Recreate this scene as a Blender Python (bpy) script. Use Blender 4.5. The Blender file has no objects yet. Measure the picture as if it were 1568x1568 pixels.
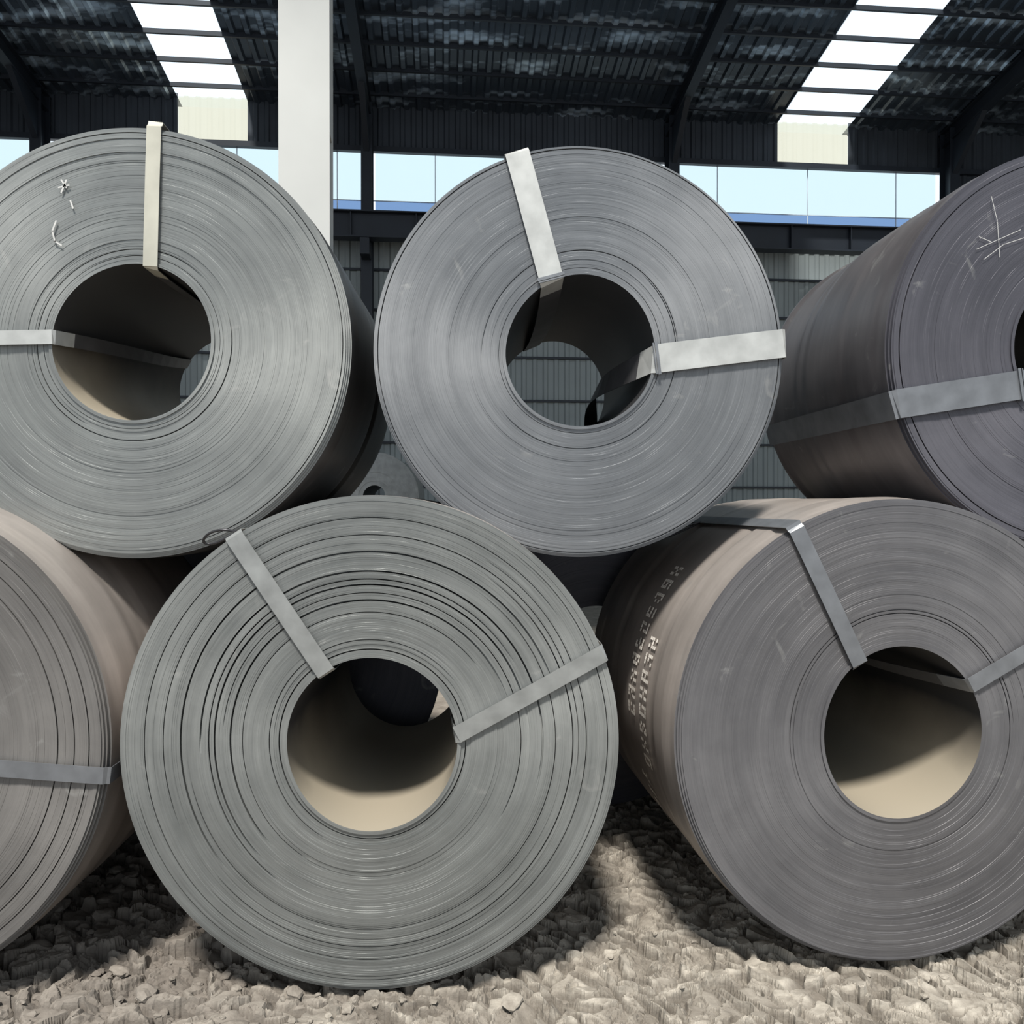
import bpy, bmesh, math, random
from mathutils import Vector, Matrix, noise
random.seed(7)
S=bpy.context.scene
COL=S.collection
try:
    S.view_settings.view_transform='Standard'
except Exception as e: print(e)

# ---------------------------------------------------------------- helpers
def link(o,parent=None):
    COL.objects.link(o)
    if parent: o.parent=parent
    return o
def mesh_obj(name,verts,faces,mat=None,parent=None,smooth=None,mats=None,midx=None):
    me=bpy.data.meshes.new(name); me.from_pydata(verts,[],faces); me.update()
    if mats:
        for m in mats: me.materials.append(m)
        me.polygons.foreach_set('material_index',midx)
    elif mat: me.materials.append(mat)
    if smooth is not None:
        me.polygons.foreach_set('use_smooth',smooth if isinstance(smooth,list) else [smooth]*len(me.polygons))
    return link(bpy.data.objects.new(name,me),parent)
def empty(name,loc,rz=0):
    e=bpy.data.objects.new(name,None); e.empty_display_size=.2
    e.location=loc; e.rotation_euler=(0,0,rz); COL.objects.link(e); return e
def box_geo(V,F,c,s,M=None):
    b=len(V); 
    for dx,dy,dz in [(-1,-1,-1),(1,-1,-1),(1,1,-1),(-1,1,-1),(-1,-1,1),(1,-1,1),(1,1,1),(-1,1,1)]:
        p=Vector((c[0]+dx*s[0]/2,c[1]+dy*s[1]/2,c[2]+dz*s[2]/2))
        if M: p=M@p
        V.append(p)
    for f in [(0,3,2,1),(4,5,6,7),(0,1,5,4),(1,2,6,5),(2,3,7,6),(3,0,4,7)]:
        F.append(tuple(b+i for i in f))

# ---------------------------------------------------------------- materials
def newmat(name):
    m=bpy.data.materials.new(name); m.use_nodes=True
    nt=m.node_tree; return m,nt,nt.nodes,nt.links,nt.nodes['Principled BSDF']
def math_n(N,L,op,a,b=None):
    n=N.new('ShaderNodeMath'); n.operation=op
    for i,v in enumerate((a,b)):
        if v is None: continue
        if isinstance(v,(int,float)): n.inputs[i].default_value=v
        else: L.new(v,n.inputs[i])
    return n.outputs[0]
def simple(name,col,rough=.6,metal=0,var=.15,scale=3,bump=.0,stretch=None,col2=None,pos=(.3,.7)):
    m,nt,N,L,P=newmat(name)
    tc=N.new('ShaderNodeTexCoord'); no=N.new('ShaderNodeTexNoise'); no.inputs['Scale'].default_value=scale
    no.inputs['Detail'].default_value=6
    src=tc.outputs['Object']
    if stretch:
        mp=N.new('ShaderNodeMapping'); mp.inputs['Scale'].default_value=stretch; L.new(src,mp.inputs[0]); src=mp.outputs[0]
    L.new(src,no.inputs['Vector'])
    r=N.new('ShaderNodeValToRGB'); L.new(no.outputs[0],r.inputs[0])
    r.color_ramp.elements[0].position=pos[0]; r.color_ramp.elements[1].position=pos[1]
    r.color_ramp.elements[0].color=[c*(1-var) for c in col]+[1]
    r.color_ramp.elements[1].color=list(col2)+[1] if col2 else [min(1,c*(1+var)) for c in col]+[1]
    L.new(r.outputs[0],P.inputs['Base Color'])
    P.inputs['Roughness'].default_value=rough; P.inputs['Metallic'].default_value=metal
    if bump:
        b=N.new('ShaderNodeBump'); b.inputs['Strength'].default_value=bump; b.inputs['Distance'].default_value=.01
        L.new(no.outputs[0],b.inputs['Height']); L.new(b.outputs[0],P.inputs['Normal'])
    return m
def coil_mat(name,ca,cb,seed=0.0,contrast=1.0,rough=.44,metal=.45,bmp=.2,aniso=True):
    m,nt,N,L,P=newmat(name)
    tc=N.new('ShaderNodeTexCoord'); sp=N.new('ShaderNodeSeparateXYZ'); L.new(tc.outputs['Object'],sp.inputs[0])
    x,y,z=sp.outputs
    r=math_n(N,L,'SQRT',math_n(N,L,'ADD',math_n(N,L,'MULTIPLY',x,x),math_n(N,L,'MULTIPLY',z,z)))
    def ringnoise(kr,kx,ky,det):
        c=N.new('ShaderNodeCombineXYZ')
        L.new(math_n(N,L,'ADD',math_n(N,L,'MULTIPLY',r,kr),math_n(N,L,'MULTIPLY',y,ky)),c.inputs[0])
        L.new(math_n(N,L,'ADD',math_n(N,L,'MULTIPLY',x,kx),seed*7.3),c.inputs[1])
        L.new(math_n(N,L,'MULTIPLY',z,kx),c.inputs[2])
        n=N.new('ShaderNodeTexNoise'); n.inputs['Scale'].default_value=1; n.inputs['Detail'].default_value=det
        n.inputs['Roughness'].default_value=.6
        L.new(c.outputs[0],n.inputs['Vector']); return n.outputs[0]
    fine=ringnoise(150,2.2,50,2)
    broad=ringnoise(20,1.6,9,3)
    blot=N.new('ShaderNodeTexNoise'); blot.inputs['Scale'].default_value=2.4; blot.inputs['Detail'].default_value=8
    blot.inputs['Roughness'].default_value=.65
    L.new(tc.outputs['Object'],blot.inputs['Vector'])
    mix=math_n(N,L,'ADD',math_n(N,L,'MULTIPLY',fine,.17*contrast),math_n(N,L,'ADD',math_n(N,L,'MULTIPLY',broad,.38),math_n(N,L,'MULTIPLY',blot.outputs[0],.45)))
    rp=N.new('ShaderNodeValToRGB'); L.new(mix,rp.inputs[0])
    rp.color_ramp.elements[0].position=.38; rp.color_ramp.elements[1].position=.64
    rp.color_ramp.elements[0].color=(*ca,1); rp.color_ramp.elements[1].color=(*cb,1)
    sc=N.new('ShaderNodeTexNoise'); sc.inputs['Scale'].default_value=8; sc.inputs['Detail'].default_value=5; sc.inputs['Distortion'].default_value=1.2
    L.new(tc.outputs['Object'],sc.inputs['Vector'])
    sr=N.new('ShaderNodeValToRGB'); L.new(sc.outputs[0],sr.inputs[0])
    sr.color_ramp.elements[0].position=.66; sr.color_ramp.elements[1].position=.78
    sr.color_ramp.elements[0].color=(0,0,0,1); sr.color_ramp.elements[1].color=(.45,.45,.45,1)
    mx=N.new('ShaderNodeMix'); mx.data_type='RGBA'
    L.new(sr.outputs[0],mx.inputs['Factor']); L.new(rp.outputs[0],mx.inputs['A']); mx.inputs['B'].default_value=(.33,.33,.32,1)
    L.new(mx.outputs['Result'],P.inputs['Base Color'])
    P.inputs['Metallic'].default_value=metal
    if aniso:
        P.inputs['Anisotropic'].default_value=.65
        tg=N.new('ShaderNodeTangent'); tg.direction_type='RADIAL'; tg.axis='Y'
        L.new(tg.outputs[0],P.inputs['Tangent'])
    rr=N.new('ShaderNodeMapRange'); L.new(blot.outputs[0],rr.inputs[0]); rr.inputs[3].default_value=rough-.08; rr.inputs[4].default_value=rough+.14
    L.new(rr.outputs[0],P.inputs['Roughness'])
    b=N.new('ShaderNodeBump'); b.inputs['Strength'].default_value=bmp*contrast; b.inputs['Distance'].default_value=.004
    L.new(math_n(N,L,'ADD',math_n(N,L,'MULTIPLY',fine,.5),broad),b.inputs['Height']); L.new(b.outputs[0],P.inputs['Normal'])
    return m
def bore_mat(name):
    """sunlit bottom and shaded top of the eye painted into the colour by height"""
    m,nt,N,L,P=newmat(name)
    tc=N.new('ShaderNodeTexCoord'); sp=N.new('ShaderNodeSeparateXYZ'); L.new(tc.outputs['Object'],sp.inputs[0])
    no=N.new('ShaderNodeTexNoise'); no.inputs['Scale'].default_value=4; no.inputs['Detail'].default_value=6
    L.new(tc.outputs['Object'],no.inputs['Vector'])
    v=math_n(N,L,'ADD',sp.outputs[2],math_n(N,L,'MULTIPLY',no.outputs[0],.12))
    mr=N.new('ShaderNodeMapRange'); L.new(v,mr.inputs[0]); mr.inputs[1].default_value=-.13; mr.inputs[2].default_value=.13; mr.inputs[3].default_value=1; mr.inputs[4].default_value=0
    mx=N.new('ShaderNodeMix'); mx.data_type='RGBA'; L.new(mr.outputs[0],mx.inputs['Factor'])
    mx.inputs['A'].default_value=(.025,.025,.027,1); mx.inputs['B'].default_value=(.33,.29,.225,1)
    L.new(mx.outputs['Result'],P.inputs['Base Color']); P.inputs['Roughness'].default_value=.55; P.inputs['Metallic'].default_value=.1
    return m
M_strap_w=simple('strap_pale',(.43,.44,.43),.4,.3,.16,12)
M_strap_c=simple('strap_cream',(.45,.44,.375),.4,.3,.2,5)
M_strap_m=simple('strap_mid',(.27,.28,.277),.4,.4,.18,12)
M_strap_g=simple('strap_grey',(.18,.19,.205),.4,.5,.18,12)
M_strap_in=simple('strap_shaded',(.08,.08,.085),.5,.4,.2,8)  # strap inside the bore: shade painted in as a darker colour
M_wire=simple('wire_dark',(.05,.05,.055),.4,.6)
M_chalk=simple('chalk',(.50,.50,.49),.9,0,.1,20)
M_sten=simple('stencil_paint',(.78,.74,.68),.7,0,.2,30)
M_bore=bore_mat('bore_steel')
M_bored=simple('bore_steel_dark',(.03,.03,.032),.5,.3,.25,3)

# ---------------------------------------------------------------- coils
def coil(name,loc,rz,R,rin,w,mats,seed,straps=(),amp=.003,grooves=(),M=80,lip=.03,N=288,gw=.0035,bands=()):
    rnd=random.Random(seed)
    root=empty(name,loc,rz)
    prof=[] # (r,y,kind,param) 
    nb=10
    for i in range(nb): prof.append((rin,w*(1-i/nb),0,0))
    dr=(R-rin)/M; y=0
    ys=[]
    for j in range(M):
        y=y*.93+rnd.uniform(-amp,amp)*.45
        if rnd.random()<.07: y+=rnd.choice((-1,1))*amp*1.5
        ys.append(y)
    carry=0
    for j in range(M):
        r0=rin+j*dr+carry; r1=rin+(j+1)*dr; yy=ys[j]; carry=0
        if j<2: yy=-.006
        f=j/M
        if f>.955: yy=lip*((f-.955)/.045)**1.3
        prof.append((r0,yy,1,j)); prof.append((r1-.0004,yy,1,j))
        for g in grooves:
            if abs(g[0]-f)<.5/M:
                gf,gd,gp=g[:3]; gww=min(g[3] if len(g)>3 else gw, dr*.85)
                prof.append((r1-.0003,yy+gd,2,(gp,yy,gd))); prof.append((r1+gww-.0003,yy+gd,2,(gp,yy,gd)))
                carry=gww
    no=40
    yo=prof[-1][1]
    for i in range(1,no+1):
        t=i/no; yy=yo+(w-yo)*t
        off=0
        for (b0,b1,bh) in bands:
            if b0<=yy<=b1: off=bh
        prof.append((R+off+.0015*math.sin(t*9+seed),yy,3,0))
    mb=14
    for j in range(mb+1):
        r0=R-(R-rin)*j/mb
        prof.append((r0,w+rnd.uniform(-.006,.006),4,0))
    K=len(prof); V=[];sm=[];F=[];mi=[]
    for i in range(N):
        th=2*math.pi*i/N; c,s=math.cos(th),math.sin(th)
        egg=.014*math.cos(2*th+seed)+.008*math.cos(3*th+seed*2)
        for (r,y,k,p) in prof:
            t=(r-rin)/(R-rin)
            rr=r*(1+egg*max(0,1-t)*(1+1.5*max(0,t)))
            yy=y
            if k==1:
                yy+=amp*.8*noise.noise(Vector((c*1.2+p*.37,s*1.2+seed,p*.21)))
            elif k==2:
                ph,yb,gd=p
                if ph is None: g=1
                else: g=max(0,min(1,.3+1.3*math.cos(th-ph)+.5*noise.noise(Vector((c*1.5+ph*9,s*1.5,gd*99)))))
                yy=yb+gd*g
            V.append((rr*c,yy,rr*s))
    for i in range(N):
        a=i*K; b=((i+1)%N)*K
        for k in range(K):
            k2=(k+1)%K
            F.append((a+k,a+k2,b+k2,b+k))
            ka,kb=prof[k][2],prof[k2][2]
            sm.append((ka,kb) in((3,3),(0,0)))
            if ka==0: mi.append(1 if kb==0 or k==nb-1 else 0)
            elif ka==3 or (ka==1 and kb==3): mi.append(2)
            elif ka==4 and k2==0: mi.append(1)
            else: mi.append(0)
    mesh_obj('coil_body',V,F,None,root,sm,mats,mi)
    def P3(r,th,y): return Vector((r*math.cos(th),y,r*math.sin(th)))
    for st in straps:
        to,ti,wd,sm_mat=st['o'],st['i'],st['w'],st['m']
        tb=st.get('b',ti); sag=st.get('sag',0)
        to,ti,tb=[math.radians(a) for a in (to,ti,tb)]
        path=[]
        nO=10; ob=max([0]+[b[2] for b in bands])
        yf=-.012
        for i in range(nO+1):
            path.append((P3(R+.007+ob,to,w*(1-i/nO)),to,'o'))
        path.append((P3(R+.006,to,-.002),to,'o'))
        p0=P3(R-.004,to,yf); p1=P3(rin-.002,ti,yf-.004)
        for i in range(9):
            t=i/8; path.append((p0.lerp(p1,t)+Vector((0,-.002*math.sin(t*math.pi),0)),to+(ti-to)*t,'f'))
        path.append((P3(rin-.009,ti,-.004),ti,'b'))
        for i in range(1,13):
            t=i/12; th=ti+(tb-ti)*t
            path.append((P3(rin-.012-sag*math.sin(t*math.pi),th,w*t),th,'b'))
        path.append((P3(rin-.006,tb,w+.012),tb,'b'))
        path.append((P3(R+.006,to,w+.012),to,'o'))
        VV=[];FF=[];MI=[]
        fd=(p1-p0).normalized(); side_f=Vector((-fd.z,0,fd.x))
        for (p,th,k) in path:
            tg=Vector((-math.sin(th),0,math.cos(th)))
            if k=='f':
                tg=side_f if side_f.dot(tg)>0 else -side_f
            VV.append(p-tg*wd/2); VV.append(p+tg*wd/2)
        n=len(path)
        for i in range(n):
            j=(i+1)%n
            FF.append((2*i,2*j,2*j+1,2*i+1))
            MI.append(1 if (path[i][2]=='b' and i>21) or i>=n-2 else 0)
        so=mesh_obj('strap',VV,FF,None,root,None,[sm_mat,M_strap_in],MI)
        md=so.modifiers.new('t','SOLIDIFY'); md.thickness=.0025; md.offset=0
        if st.get('seal') is not None:
            t=st['seal']; c=p0.lerp(p1,t)
            V2=[];F2=[]
            Mx=Matrix.Translation(c+Vector((0,-.004,0)))@Matrix.Rotation(-math.atan2(fd.z,fd.x),4,'Y')
            box_geo(V2,F2,(0,0,0),(.012,.008,wd*1.14),Mx)
            box_geo(V2,F2,(.012,-.001,0),(.005,.007,wd*1.1),Mx)
            mesh_obj('strap_seal',V2,F2,M_strap_g,root)
        if st.get('wire'):
            yb,ln=st['wire']
            cu=bpy.data.curves.new('band_loop','CURVE'); cu.dimensions='3D'; cu.bevel_depth=.005; cu.materials.append(M_wire)
            sp=cu.splines.new('NURBS'); pts=[]
            for k in range(9):
                a=k/8*2*math.pi*.93
                r=R+.014+.028*(1-math.cos(a)); th=to+ln/R*math.sin(a*.5)+.05*math.sin(a)
                pts.append(P3(r,th,yb+.03*math.sin(a)))
            sp.points.add(len(pts)-1)
            for q,p in zip(sp.points,pts): q.co=(*p,1)
            sp.use_endpoint_u=True; sp.order_u=3
            link(bpy.data.objects.new('band_loop',cu),root)
    return root
def chalk(root,lines,wd=.005,y=-.009):
    V=[];F=[]
    for ln in lines:
        for (a,b) in zip(ln[:-1],ln[1:]):
            a2=Vector((a[0],0,a[1])); b2=Vector((b[0],0,b[1])); d=(b2-a2).normalized(); n=Vector((-d.z,0,d.x))*wd/2
            k=len(V)
            for p,s in ((a2-d*wd*.3,-1),(b2+d*wd*.3,-1),(b2+d*wd*.3,1),(a2-d*wd*.3,1)):
                V.append(p+n*s+Vector((0,y,0)))
            F.append((k,k+1,k+2,k+3))
    o=mesh_obj('chalk_marks',V,F,M_chalk,root)
    md=o.modifiers.new('t','SOLIDIFY'); md.thickness=.001
def stencil(root,R,rows):
    rnd=random.Random(3)
    glyph={'0':['111','101','101','101','111'],'1':['010','110','010','010','111'],'3':['111','001','111','001','111'],
     '5':['111','100','111','001','111'],'8':['111','101','111','101','111'],'B':['110','101','110','101','110'],'X':['101','101','010','101','101'],'6':['111','100','111','101','111']}
    V=[];F=[]
    for (y0,th0,n,hy,wa) in rows:
        th=math.radians(th0)
        for k in range(n):
            g=glyph[rnd.choice(list(glyph))]
            for ri in range(5):
                for ci in range(3):
                    if g[ri][ci]!='1' or rnd.random()<.2: continue
                    ya=y0+hy*(4-ri)/5; yb=ya+hy/5*.85
                    ta=th+(wa/R)*ci/3; tb=ta+wa/R/3*.85
                    b=len(V)
                    for (t,yy) in ((ta,ya),(tb,ya),(tb,yb),(ta,yb)):
                        V.append((R*math.cos(t),yy,R*math.sin(t)))
                    F.append((b,b+1,b+2,b+3))
            th+=wa/R*1.45
    mesh_obj('stencil_text',V,F,M_sten,root)

g1=coil_mat('steel_scale_a',(.160,.169,.168),(.25,.263,.258),1)
g2=coil_mat('steel_scale_b',(.122,.130,.140),(.192,.202,.214),2)
g3=coil_mat('steel_scale_c',(.064,.064,.077),(.104,.103,.122),3)
g4=coil_mat('steel_scale_d',(.100,.099,.106),(.165,.163,.170),4)
g5=coil_mat('steel_scale_e',(.136,.144,.142),(.232,.242,.237),5,1.2)
g6=coil_mat('steel_scale_f',(.135,.13,.126),(.208,.20,.192),6)
o1=coil_mat('outer_wrap_dark',(.05,.05,.052),(.09,.09,.088),7,.6,.4,aniso=False)
o3=coil_mat('outer_wrap_c',(.105,.098,.104),(.175,.165,.17),8,.6,.4,aniso=False)
o4=coil_mat('outer_wrap_d',(.34,.305,.28),(.50,.45,.415),9,.6,.36,aniso=False)

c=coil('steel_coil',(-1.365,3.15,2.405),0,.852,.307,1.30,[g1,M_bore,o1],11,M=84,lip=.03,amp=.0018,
  grooves=[(.05,.012,None,.002),(.10,.02,2.5),(.13,.02,5),(.93,.02,0)],bands=[(.14,.75,.008),(.8,1.3,.012)],
  straps=[dict(o=84,i=76,w=.056,m=M_strap_c),dict(o=180,i=177,w=.056,m=M_strap_w,b=150,sag=.05)])
chalk(c,[[(-.27,.63),(-.25,.60)],[(-.28,.6),(-.24,.61)],[(-.25,.63),(-.27,.58)],[(-.235,.55),(-.225,.52)],[(-.29,.47),(-.305,.43),(-.295,.39),(-.27,.375)]],.006)
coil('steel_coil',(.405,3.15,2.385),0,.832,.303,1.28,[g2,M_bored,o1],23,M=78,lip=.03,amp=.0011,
  grooves=[(.04,.010,None,.002),(.15,.012,5.4),(.17,.01,1.6),(.955,.02,None)],
  straps=[dict(o=108,i=113,w=.098,m=M_strap_w,seal=.97,sag=.03),dict(o=2.5,i=-6,w=.115,m=M_strap_w,seal=.98,b=-40,sag=.12)])
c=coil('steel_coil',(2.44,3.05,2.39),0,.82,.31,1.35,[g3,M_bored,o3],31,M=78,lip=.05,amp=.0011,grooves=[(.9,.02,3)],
  bands=[(.10,.42,.006),(.42,.8,.010),(.95,1.3,-.012)],
  straps=[dict(o=196,i=208,w=.115,m=M_strap_g,seal=.96)])
chalk(c,[[(-.47,.39),(-.38,.43),(-.29,.47)],[(-.41,.60),(-.385,.50),(-.375,.36)],[(-.44,.35),(-.36,.41),(-.27,.44)],[(-.46,.44),(-.41,.42)]],.002)
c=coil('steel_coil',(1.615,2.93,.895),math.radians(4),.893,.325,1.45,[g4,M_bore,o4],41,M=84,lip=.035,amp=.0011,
  grooves=[(.20,.012,1.2),(.205,.012,1.2),(.23,.01,1.8)],bands=[(.12,.30,.010),(.34,.9,.006),(.95,1.3,.012)],
  straps=[dict(o=119,i=124,w=.062,m=M_strap_g,wire=(.95,.18)),dict(o=30,i=33,w=.06,m=M_strap_g,b=60,sag=.08)])
stencil(c,.893+.012,[(.36,160,8,.10,.05),(.53,139,10,.11,.05),(.53,200,4,.1,.05)])
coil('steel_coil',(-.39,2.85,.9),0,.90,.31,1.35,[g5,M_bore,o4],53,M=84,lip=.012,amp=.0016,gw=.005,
  grooves=[(.035,.04,None,.004),(.09,.02,2.6,.003),(.26,.03,2.4,.003),(.33,.04,2.2,.006),(.38,.035,1.2,.003),(.43,.045,1.9,.006),(.47,.04,2.3,.004),(.51,.045,1.5,.006),(.59,.03,-.9,.003),(.63,.04,2.0,.006),(.70,.04,-.6,.004),(.735,.035,1.7,.003),(.79,.03,-.8,.003),(.84,.03,2.4,.003),(.92,.03,-.9,.003)],
  straps=[dict(o=123,i=122,w=.066,m=M_strap_m,wire=(.06,.1)),dict(o=21,i=6,w=.062,m=M_strap_m,b=12,sag=.04)])
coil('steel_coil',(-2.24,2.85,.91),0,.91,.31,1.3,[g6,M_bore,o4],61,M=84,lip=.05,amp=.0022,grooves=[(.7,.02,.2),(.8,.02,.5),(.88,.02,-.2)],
  bands=[(.1,.35,.008),(.5,.8,.01)],straps=[dict(o=-7,i=-10,w=.06,m=M_strap_g)])
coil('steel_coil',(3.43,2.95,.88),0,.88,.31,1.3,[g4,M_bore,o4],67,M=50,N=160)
for k,(X,r) in enumerate([(-2.88,.87),(-1.10,.88),(.69,.88),(2.48,.88)]):
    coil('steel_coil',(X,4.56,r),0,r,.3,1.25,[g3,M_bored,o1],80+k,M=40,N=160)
coil('steel_coil',(-2.17,10,.8),0,.8,.25,1.2,[g2,M_bored,g2],91,M=30,N=96)
coil('steel_coil',(-.51,10,.8),0,.8,.25,1.2,[g2,M_bored,g2],92,M=30,N=96)
coil('steel_coil',(-1.34,10,1.885),0,.56,.14,1.1,[M_strap_m,M_bored,M_strap_m],93,M=30,N=96)

# ---------------------------------------------------------------- ground
def ground_mat():
    m,nt,N,L,P=newmat('crumbled_earth')
    tc=N.new('ShaderNodeTexCoord')
    no=N.new('ShaderNodeTexNoise'); no.inputs['Scale'].default_value=9; no.inputs['Detail'].default_value=9; no.inputs['Roughness'].default_value=.7
    L.new(tc.outputs['Object'],no.inputs['Vector'])
    r=N.new('ShaderNodeValToRGB'); L.new(no.outputs[0],r.inputs[0])
    r.color_ramp.elements[0].position=.36; r.color_ramp.elements[1].position=.68
    r.color_ramp.elements[0].color=(.185,.163,.135,1); r.color_ramp.elements[1].color=(.42,.385,.33,1)
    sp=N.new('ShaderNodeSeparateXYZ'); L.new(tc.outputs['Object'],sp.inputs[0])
    # darker colour low in the cracks between clods
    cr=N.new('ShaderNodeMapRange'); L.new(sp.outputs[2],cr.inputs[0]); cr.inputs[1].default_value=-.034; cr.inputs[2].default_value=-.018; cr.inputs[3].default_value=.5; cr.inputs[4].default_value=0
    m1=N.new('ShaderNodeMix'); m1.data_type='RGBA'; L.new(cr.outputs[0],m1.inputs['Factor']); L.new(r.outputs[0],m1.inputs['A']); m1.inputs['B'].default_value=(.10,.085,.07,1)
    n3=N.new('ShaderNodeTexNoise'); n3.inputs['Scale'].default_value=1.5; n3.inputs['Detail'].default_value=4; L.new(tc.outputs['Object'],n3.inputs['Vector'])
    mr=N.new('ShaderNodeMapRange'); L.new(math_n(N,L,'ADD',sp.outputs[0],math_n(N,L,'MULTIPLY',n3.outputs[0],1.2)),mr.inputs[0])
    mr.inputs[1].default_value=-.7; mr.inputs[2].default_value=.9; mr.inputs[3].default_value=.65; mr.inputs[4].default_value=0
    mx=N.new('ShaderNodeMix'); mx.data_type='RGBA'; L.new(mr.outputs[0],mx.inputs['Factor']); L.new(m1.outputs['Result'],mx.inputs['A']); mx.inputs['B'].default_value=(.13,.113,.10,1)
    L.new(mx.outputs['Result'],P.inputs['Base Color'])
    P.inputs['Roughness'].default_value=.95
    n2=N.new('ShaderNodeTexNoise'); n2.inputs['Scale'].default_value=45; n2.inputs['Detail'].default_value=6
    L.new(tc.outputs['Object'],n2.inputs['Vector'])
    b=N.new('ShaderNodeBump'); b.inputs['Strength'].default_value=.6; b.inputs['Distance'].default_value=.008
    L.new(n2.outputs[0],b.inputs['Height']); L.new(b.outputs[0],P.inputs['Normal'])
    return m
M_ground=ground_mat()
x0,x1,y0,y1=-2.9,3.3,2.1,5.0; st=.0060
nx=int((x1-x0)/st); ny=int((y1-y0)/st)
def gh(x,y):
    p=Vector((x,y,0))
    w=Vector((noise.noise(p*5),noise.noise(p*5+Vector((5,3,1))),0))*.08+Vector((noise.noise(p*17),noise.noise(p*17+Vector((5,3,1))),0))*.028
    big=noise.noise(p*2.2+Vector((7,1,4)))
    q=(p+w)*13
    d,pts=noise.voronoi(q)
    crack=min(1,max(0,(d[1]-d[0])/.12))
    cell=noise.cell(pts[0]*3.1)
    cid=noise.cell(pts[0]*7.7+Vector((3,3,3)))
    # each clod is a tilted, broken slab
    tilt=((q.x-pts[0].x)*(cell-.5)+(q.y-pts[0].y)*(cid-.5))*.040
    left=max(0,min(1,(-x-.2)/1.0))
    q2=(p+w*1.3)*31
    d2,p2=noise.voronoi(q2)
    c2=min(1,max(0,(d2[1]-d2[0])/.12))
    cell2=noise.cell(p2[0]*5.3)
    frac=1 if (cid>.5 or big>.1) else 0
    h=-.036+.022*crack*(.4+.6*cell)+tilt+(.006*(c2-1)+.008*(cell2-.5))*frac+.009*noise.noise(p*2.5)+.003*noise.noise(p*26)
    h+=left*.018*(cell-.3)
    h=min(h,.012)
    e=min(x-x0,x1-x,y-y0,y1-y)/.15
    return h if e>1 else -.03+(h+.03)*max(0,e)
V=[];F=[]
for j in range(ny+1):
    for i in range(nx+1):
        x=x0+(x1-x0)*i/nx; y=y0+(y1-y0)*j/ny
        V.append((x,y,gh(x,y)))
for j in range(ny):
    for i in range(nx):
        a=j*(nx+1)+i; F.append((a,a+1,a+nx+2,a+nx+1))
ngrid=len(F)
bx=[-30,x0,x1,30]; by=[-14,y0,y1,30]
for i in range(3):
    for j in range(3):
        if i==1 and j==1: continue
        b=len(V); z=-.03
        V+=[(bx[i],by[j],z),(bx[i+1],by[j],z),(bx[i+1],by[j+1],z),(bx[i],by[j+1],z)]
        F.append((b,b+1,b+2,b+3))
ico=bmesh.new(); bmesh.ops.create_icosphere(ico,subdivisions=2,radius=1)
iv=[v.co.copy() for v in ico.verts]; iff=[tuple(v.index for v in f.verts) for f in ico.faces]
rnd=random.Random(5)
for k in range(620):
    left=rnd.random()<.65
    x=rnd.uniform(-2.6,-.2) if left else rnd.uniform(-2.6,2.9)
    y=rnd.uniform(2.4,4.0)
    s=rnd.uniform(.007,.017)*(2.0 if rnd.random()<.2 else 1)*(1.35 if left else 1)
    z=gh(x,y)
    off=Vector((rnd.random()*50,rnd.random()*50,rnd.random()*50))
    rot=Matrix.Rotation(rnd.random()*6.28,3,'Z')@Matrix.Rotation(rnd.uniform(-.5,.5),3,'X')
    sc=Vector((rnd.uniform(.8,1.5),rnd.uniform(.7,1.1),rnd.uniform(.35,.75)))
    b=len(V)
    for v in iv:
        n=v.copy()
        m=max(abs(n.x),abs(n.y),abs(n.z)); n=n*(.55+.45/m*.8)
        n*=1+.5*noise.noise(v*1.2+off)
        n=Vector((n.x*sc.x,n.y*sc.y,n.z*sc.z))*s
        V.append(rot@n+Vector((x,y,z+s*.2)))
    for f in iff: F.append(tuple(b+i for i in f))
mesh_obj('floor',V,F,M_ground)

# ---------------------------------------------------------------- hall
HR=Matrix.Rotation(math.radians(2.6),4,'Z')
YW=18.0; ZE=10.8; SL=.155
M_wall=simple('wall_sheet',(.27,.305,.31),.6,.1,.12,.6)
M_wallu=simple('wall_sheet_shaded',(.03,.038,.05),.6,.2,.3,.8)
M_roof=simple('roof_sheet',(.08,.105,.14),.28,.5,.3,1.3,.4,(.5,2.4,1),col2=(.50,.62,.75),pos=(.52,.68))  # pale streaks in the colour stand in for light reflected off the sheets
M_steel=simple('frame_paint_dark',(.012,.017,.026),.5,.1,.2,2)
M_col=simple('column_paint',(.47,.48,.465),.55,0,.05,1.5)
def pane(name,tint,haze=.35):
    m=bpy.data.materials.new(name); m.use_nodes=True; nt=m.node_tree; nt.nodes.clear()
    N=nt.nodes; L=nt.links
    o=N.new('ShaderNodeOutputMaterial'); t=N.new('ShaderNodeBsdfTransparent'); 
    d=N.new('ShaderNodeBsdfTranslucent'); mx=N.new('ShaderNodeMixShader')
    no=N.new('ShaderNodeTexNoise'); no.inputs['Scale'].default_value=.8
    tc=N.new('ShaderNodeTexCoord'); L.new(tc.outputs['Object'],no.inputs['Vector'])
    mr=N.new('ShaderNodeMapRange'); L.new(no.outputs[0],mr.inputs[0]); mr.inputs[3].default_value=.0; mr.inputs[4].default_value=haze
    L.new(mr.outputs[0],mx.inputs[0])
    t.inputs[0].default_value=(*tint,1); d.inputs[0].default_value=(*tint,1)
    L.new(t.outputs[0],mx.inputs[1]); L.new(d.outputs[0],mx.inputs[2]); L.new(mx.outputs[0],o.inputs[0])
    return m
M_glass=pane('glazing_clear',(.66,.76,.78),.2); M_blue=pane('glazing_blue',(.19,.29,.47)); M_sky=pane('skylight_sheet',(.93,.97,1),.1)
M_warm=pane('translucent_panel',(.78,.71,.55),.4)
def HW(V): return [HR@Vector(v) for v in V]
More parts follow.
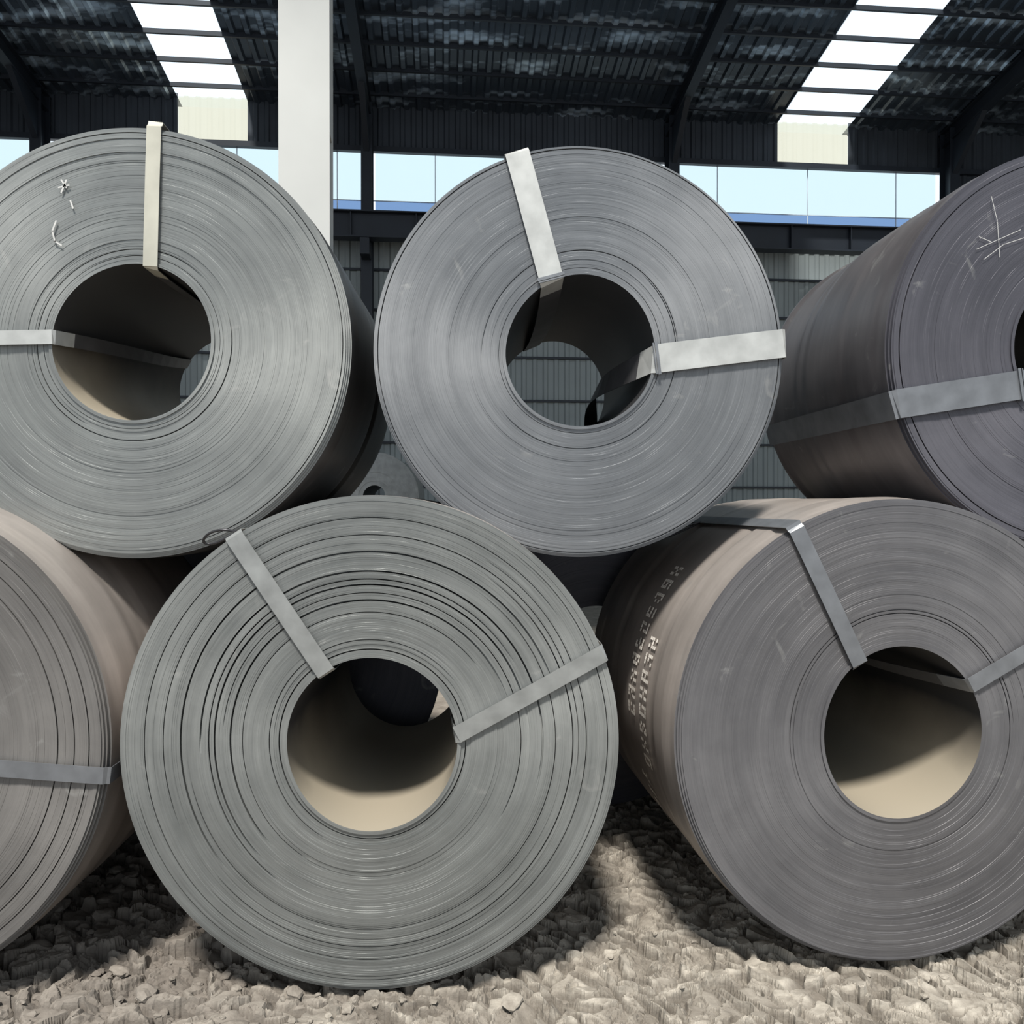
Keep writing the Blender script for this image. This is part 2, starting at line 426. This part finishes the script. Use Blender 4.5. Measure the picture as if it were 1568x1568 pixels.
def ribbed(x0,x1,a,b,ribs=.25,depth=.035):
    xs=[];x=x0
    while x<x1-1e-6:
        for dx,d in ((0,0),(ribs*.45,0),(ribs*.58,1),(ribs*.87,1)):
            if x+dx<x1: xs.append((x+dx,d))
        x+=ribs
    xs.append((x1,0))
    V=[];F=[]
    ya,za=a; yb,zb=b
    ly=yb-ya; lz=zb-za; l=math.hypot(ly,lz); n=(-lz/l*depth,ly/l*depth)
    for (x,d) in xs:
        V.append((x,ya+n[0]*d,za+n[1]*d)); V.append((x,yb+n[0]*d,zb+n[1]*d))
    for i in range(len(xs)-1): F.append((2*i,2*i+2,2*i+3,2*i+1))
    return V,F
def add(VV,FF,V,F):
    b=len(VV); VV+=V; FF+=[tuple(b+i for i in f) for f in F]
XL,XR=-15.6,18.8
sky=[(-5.87,-4.37),(7.85,9.6)]
cols=[-15.5,-8.64,-1.7,5.22,11.95,18.7]
V=[];F=[]
add(V,F,*ribbed(XL,XR,(YW,-.03),(YW,8.3)))
nlow=len(F)
segs=[XL]+[v for s in sky for v in s]+[XR]
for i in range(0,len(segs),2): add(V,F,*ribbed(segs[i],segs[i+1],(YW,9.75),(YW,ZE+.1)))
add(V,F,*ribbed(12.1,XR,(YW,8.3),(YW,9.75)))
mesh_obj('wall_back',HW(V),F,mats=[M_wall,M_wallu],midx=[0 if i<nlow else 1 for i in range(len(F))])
def rz(y): return ZE+SL*(YW-y)
YF=3.0
V=[];F=[]
for i in range(0,len(segs),2): add(V,F,*ribbed(segs[i],segs[i+1],(YW+.3,rz(YW+.3)),(YF,rz(YF)),.3,.05))
mesh_obj('ceiling',HW(V),F,M_roof)
wn=1
def window(V,F,mat):
    global wn
    mesh_obj('window_%d'%wn,HW(V),F,mat); wn+=1
for a,b in sky:
    V=[(a-.02,YW+.3,rz(YW+.3)+.01),(b+.02,YW+.3,rz(YW+.3)+.01),(b+.02,YF,rz(YF)+.01),(a-.02,YF,rz(YF)+.01)]
    window(V,[(0,1,2,3)],M_sky)
    V=[];F=[]; add(V,F,*ribbed(a,b,(YW+.01,9.8),(YW+.01,ZE+.05)))
    window(V,F,M_warm)
for a,b in [(XL,-8.85),(-8.4,-1.85),(-1.55,5.05),(5.4,11.8)]:
    V=[(a,YW,8.67),(b,YW,8.67),(b,YW,9.75),(a,YW,9.75)]; window(V,[(0,1,2,3)],M_glass)
    V=[(a,YW,8.3),(b,YW,8.3),(b,YW,8.67),(a,YW,8.67)]; window(V,[(0,1,2,3)],M_blue)
V=[];F=[]
M_mull=simple('mullion_grey',(.62,.70,.78),.5)
x=XL
while x<11.9:
    box_geo(V,F,(x,YW,9.02),(.018,.02,1.45)); x+=2.2
box_geo(V,F,((XL+11.9)/2,YW,8.67),(11.9-XL,.02,.02))
mesh_obj('trim_1',HW(V),F,M_mull)
V=[];F=[]
for z in (8.26,9.8): box_geo(V,F,((XL+XR)/2,YW-.06,z),(XR-XL,.12,.12))
mesh_obj('trim_2',HW(V),F,M_steel)
for nm,X in (('wall_left',XL),('wall_right',XR)):
    V=[];F=[];n=60
    ys=[YF+(YW-YF)*i/(n*2) for i in range(n*2+1)]
    for i,y in enumerate(ys):
        d=.04 if i%2 else 0
        V.append((X+d*(1 if X<0 else -1),y,-.03)); V.append((X+d*(1 if X<0 else -1),y,rz(y)))
    for i in range(len(ys)-1): F.append((2*i,2*i+2,2*i+3,2*i+1))
    mesh_obj(nm,HW(V),F,M_wall)
V=[];F=[]
y=YW-.5
while y>YF:
    z=rz(y)-.03
    box_geo(V,F,((XL+XR)/2,y,z-.01),(XR-XL,.05,.09))
    y-=.76
mesh_obj('roof_purlins',HW(V),F,M_steel)
V=[];F=[]
for z in (1.2,2.2,3.2,4.18,5.17,6.2,7.1,7.9):
    box_geo(V,F,((XL+XR)/2,YW-.05,z),(XR-XL,.07,.05))
mesh_obj('wall_girts',HW(V),F,M_steel)
for cx in cols:
    V=[];F=[]
    h=rz(YW-.3)-.2
    for dy in (-.5,-.12): box_geo(V,F,(cx,YW+dy+.0,h/2-.015),(.24,.02,h+.03))
    box_geo(V,F,(cx,YW-.31,h/2-.015),(.02,.38,h+.03))
    ang=math.atan(SL)
    L0=(YW-YF)/math.cos(ang)
    Mx=Matrix.Translation(Vector((cx,(YW+YF)/2,rz((YW+YF)/2)-.32)))@Matrix.Rotation(-ang,4,'X')
    for dz in (-.17,.17): box_geo(V,F,(0,0,dz),(.2,L0,.02),Mx)
    box_geo(V,F,(0,0,0),(.015,L0,.34),Mx)
    b=len(V)
    for xx in (-.06,.06):
        V+= [Vector((cx+xx,YW-.5,h-.3)),Vector((cx+xx,YW-.5,h-1.1)),Vector((cx+xx,YW-1.6,rz(YW-1.6)-.45))]
    F+=[(b,b+1,b+2),(b+3,b+5,b+4),(b,b+3,b+4,b+1),(b+1,b+4,b+5,b+2),(b+2,b+5,b+3,b)]
    mesh_obj('portal_frame',HW(V),F,M_steel)
V=[];F=[]
for z in (7.55,8.1): box_geo(V,F,((XL+XR)/2,YW-.8,z),(XR-XL,.3,.03))
box_geo(V,F,((XL+XR)/2,YW-.8,7.82),(XR-XL,.02,.55))
for cx in cols: box_geo(V,F,(cx,YW-.7,7.35),(.2,.5,.35))
x=XL+1
while x<XR:
    box_geo(V,F,(x,YW-.85,7.82),(.02,.14,.52)); x+=1.4
mesh_obj('crane_runway_beam',HW(V),F,M_steel)
# white foreground H column
V=[];F=[]
cx,cy,h=-1.48,6.7,11.9
Mx=Matrix.Translation((cx,cy,0))@Matrix.Rotation(math.radians(6),4,'Z')
box_geo(V,F,(0,0,h/2-.05),(.42,.025,h),Mx); box_geo(V,F,(0,.35,h/2-.05),(.42,.025,h),Mx)
box_geo(V,F,(0,.175,h/2-.05),(.02,.33,h),Mx)
box_geo(V,F,(0,.175,.0),(.62,.6,.04),Mx)
for zz in (2.5,5,7.5): box_geo(V,F,(0,.175,zz),(.40,.33,.015),Mx)
mesh_obj('steel_column',V,F,M_col)

# ---------------------------------------------------------------- light
w=bpy.data.worlds.new('World'); S.world=w; w.use_nodes=True
N=w.node_tree.nodes; L=w.node_tree.links
bg=N['Background']
tc=N.new('ShaderNodeTexCoord'); sp=N.new('ShaderNodeSeparateXYZ'); L.new(tc.outputs['Generated'],sp.inputs[0])
rp=N.new('ShaderNodeValToRGB'); L.new(sp.outputs[2],rp.inputs[0])
rp.color_ramp.elements[0].position=0; rp.color_ramp.elements[0].color=(.85,.92,1,1)
rp.color_ramp.elements[1].position=.7; rp.color_ramp.elements[1].color=(.78,.90,1,1)
L.new(rp.outputs[0],bg.inputs[0])
mr=N.new('ShaderNodeMapRange'); L.new(sp.outputs[1],mr.inputs[0])
mr.inputs[1].default_value=-.25; mr.inputs[2].default_value=.3; mr.inputs[3].default_value=.85; mr.inputs[4].default_value=1.4
L.new(mr.outputs[0],bg.inputs[1])
sd=bpy.data.lights.new('sun','SUN'); sd.energy=6.4; sd.angle=math.radians(8); sd.color=(1,.955,.885)
so=bpy.data.objects.new('sun',sd); COL.objects.link(so)
d=Vector((.09,.47,-.82)); so.rotation_euler=d.to_track_quat('-Z','Y').to_euler(); so.location=(-3,-6,12)

# ---------------------------------------------------------------- camera
cd=bpy.data.cameras.new('camera'); cd.sensor_width=36; cd.lens=36*1200/1568; cd.clip_end=200
co=bpy.data.objects.new('camera',cd); COL.objects.link(co)
co.location=(0,0,1.76); co.rotation_euler=(math.radians(90-.43),0,math.radians(-2.34))
S.camera=co
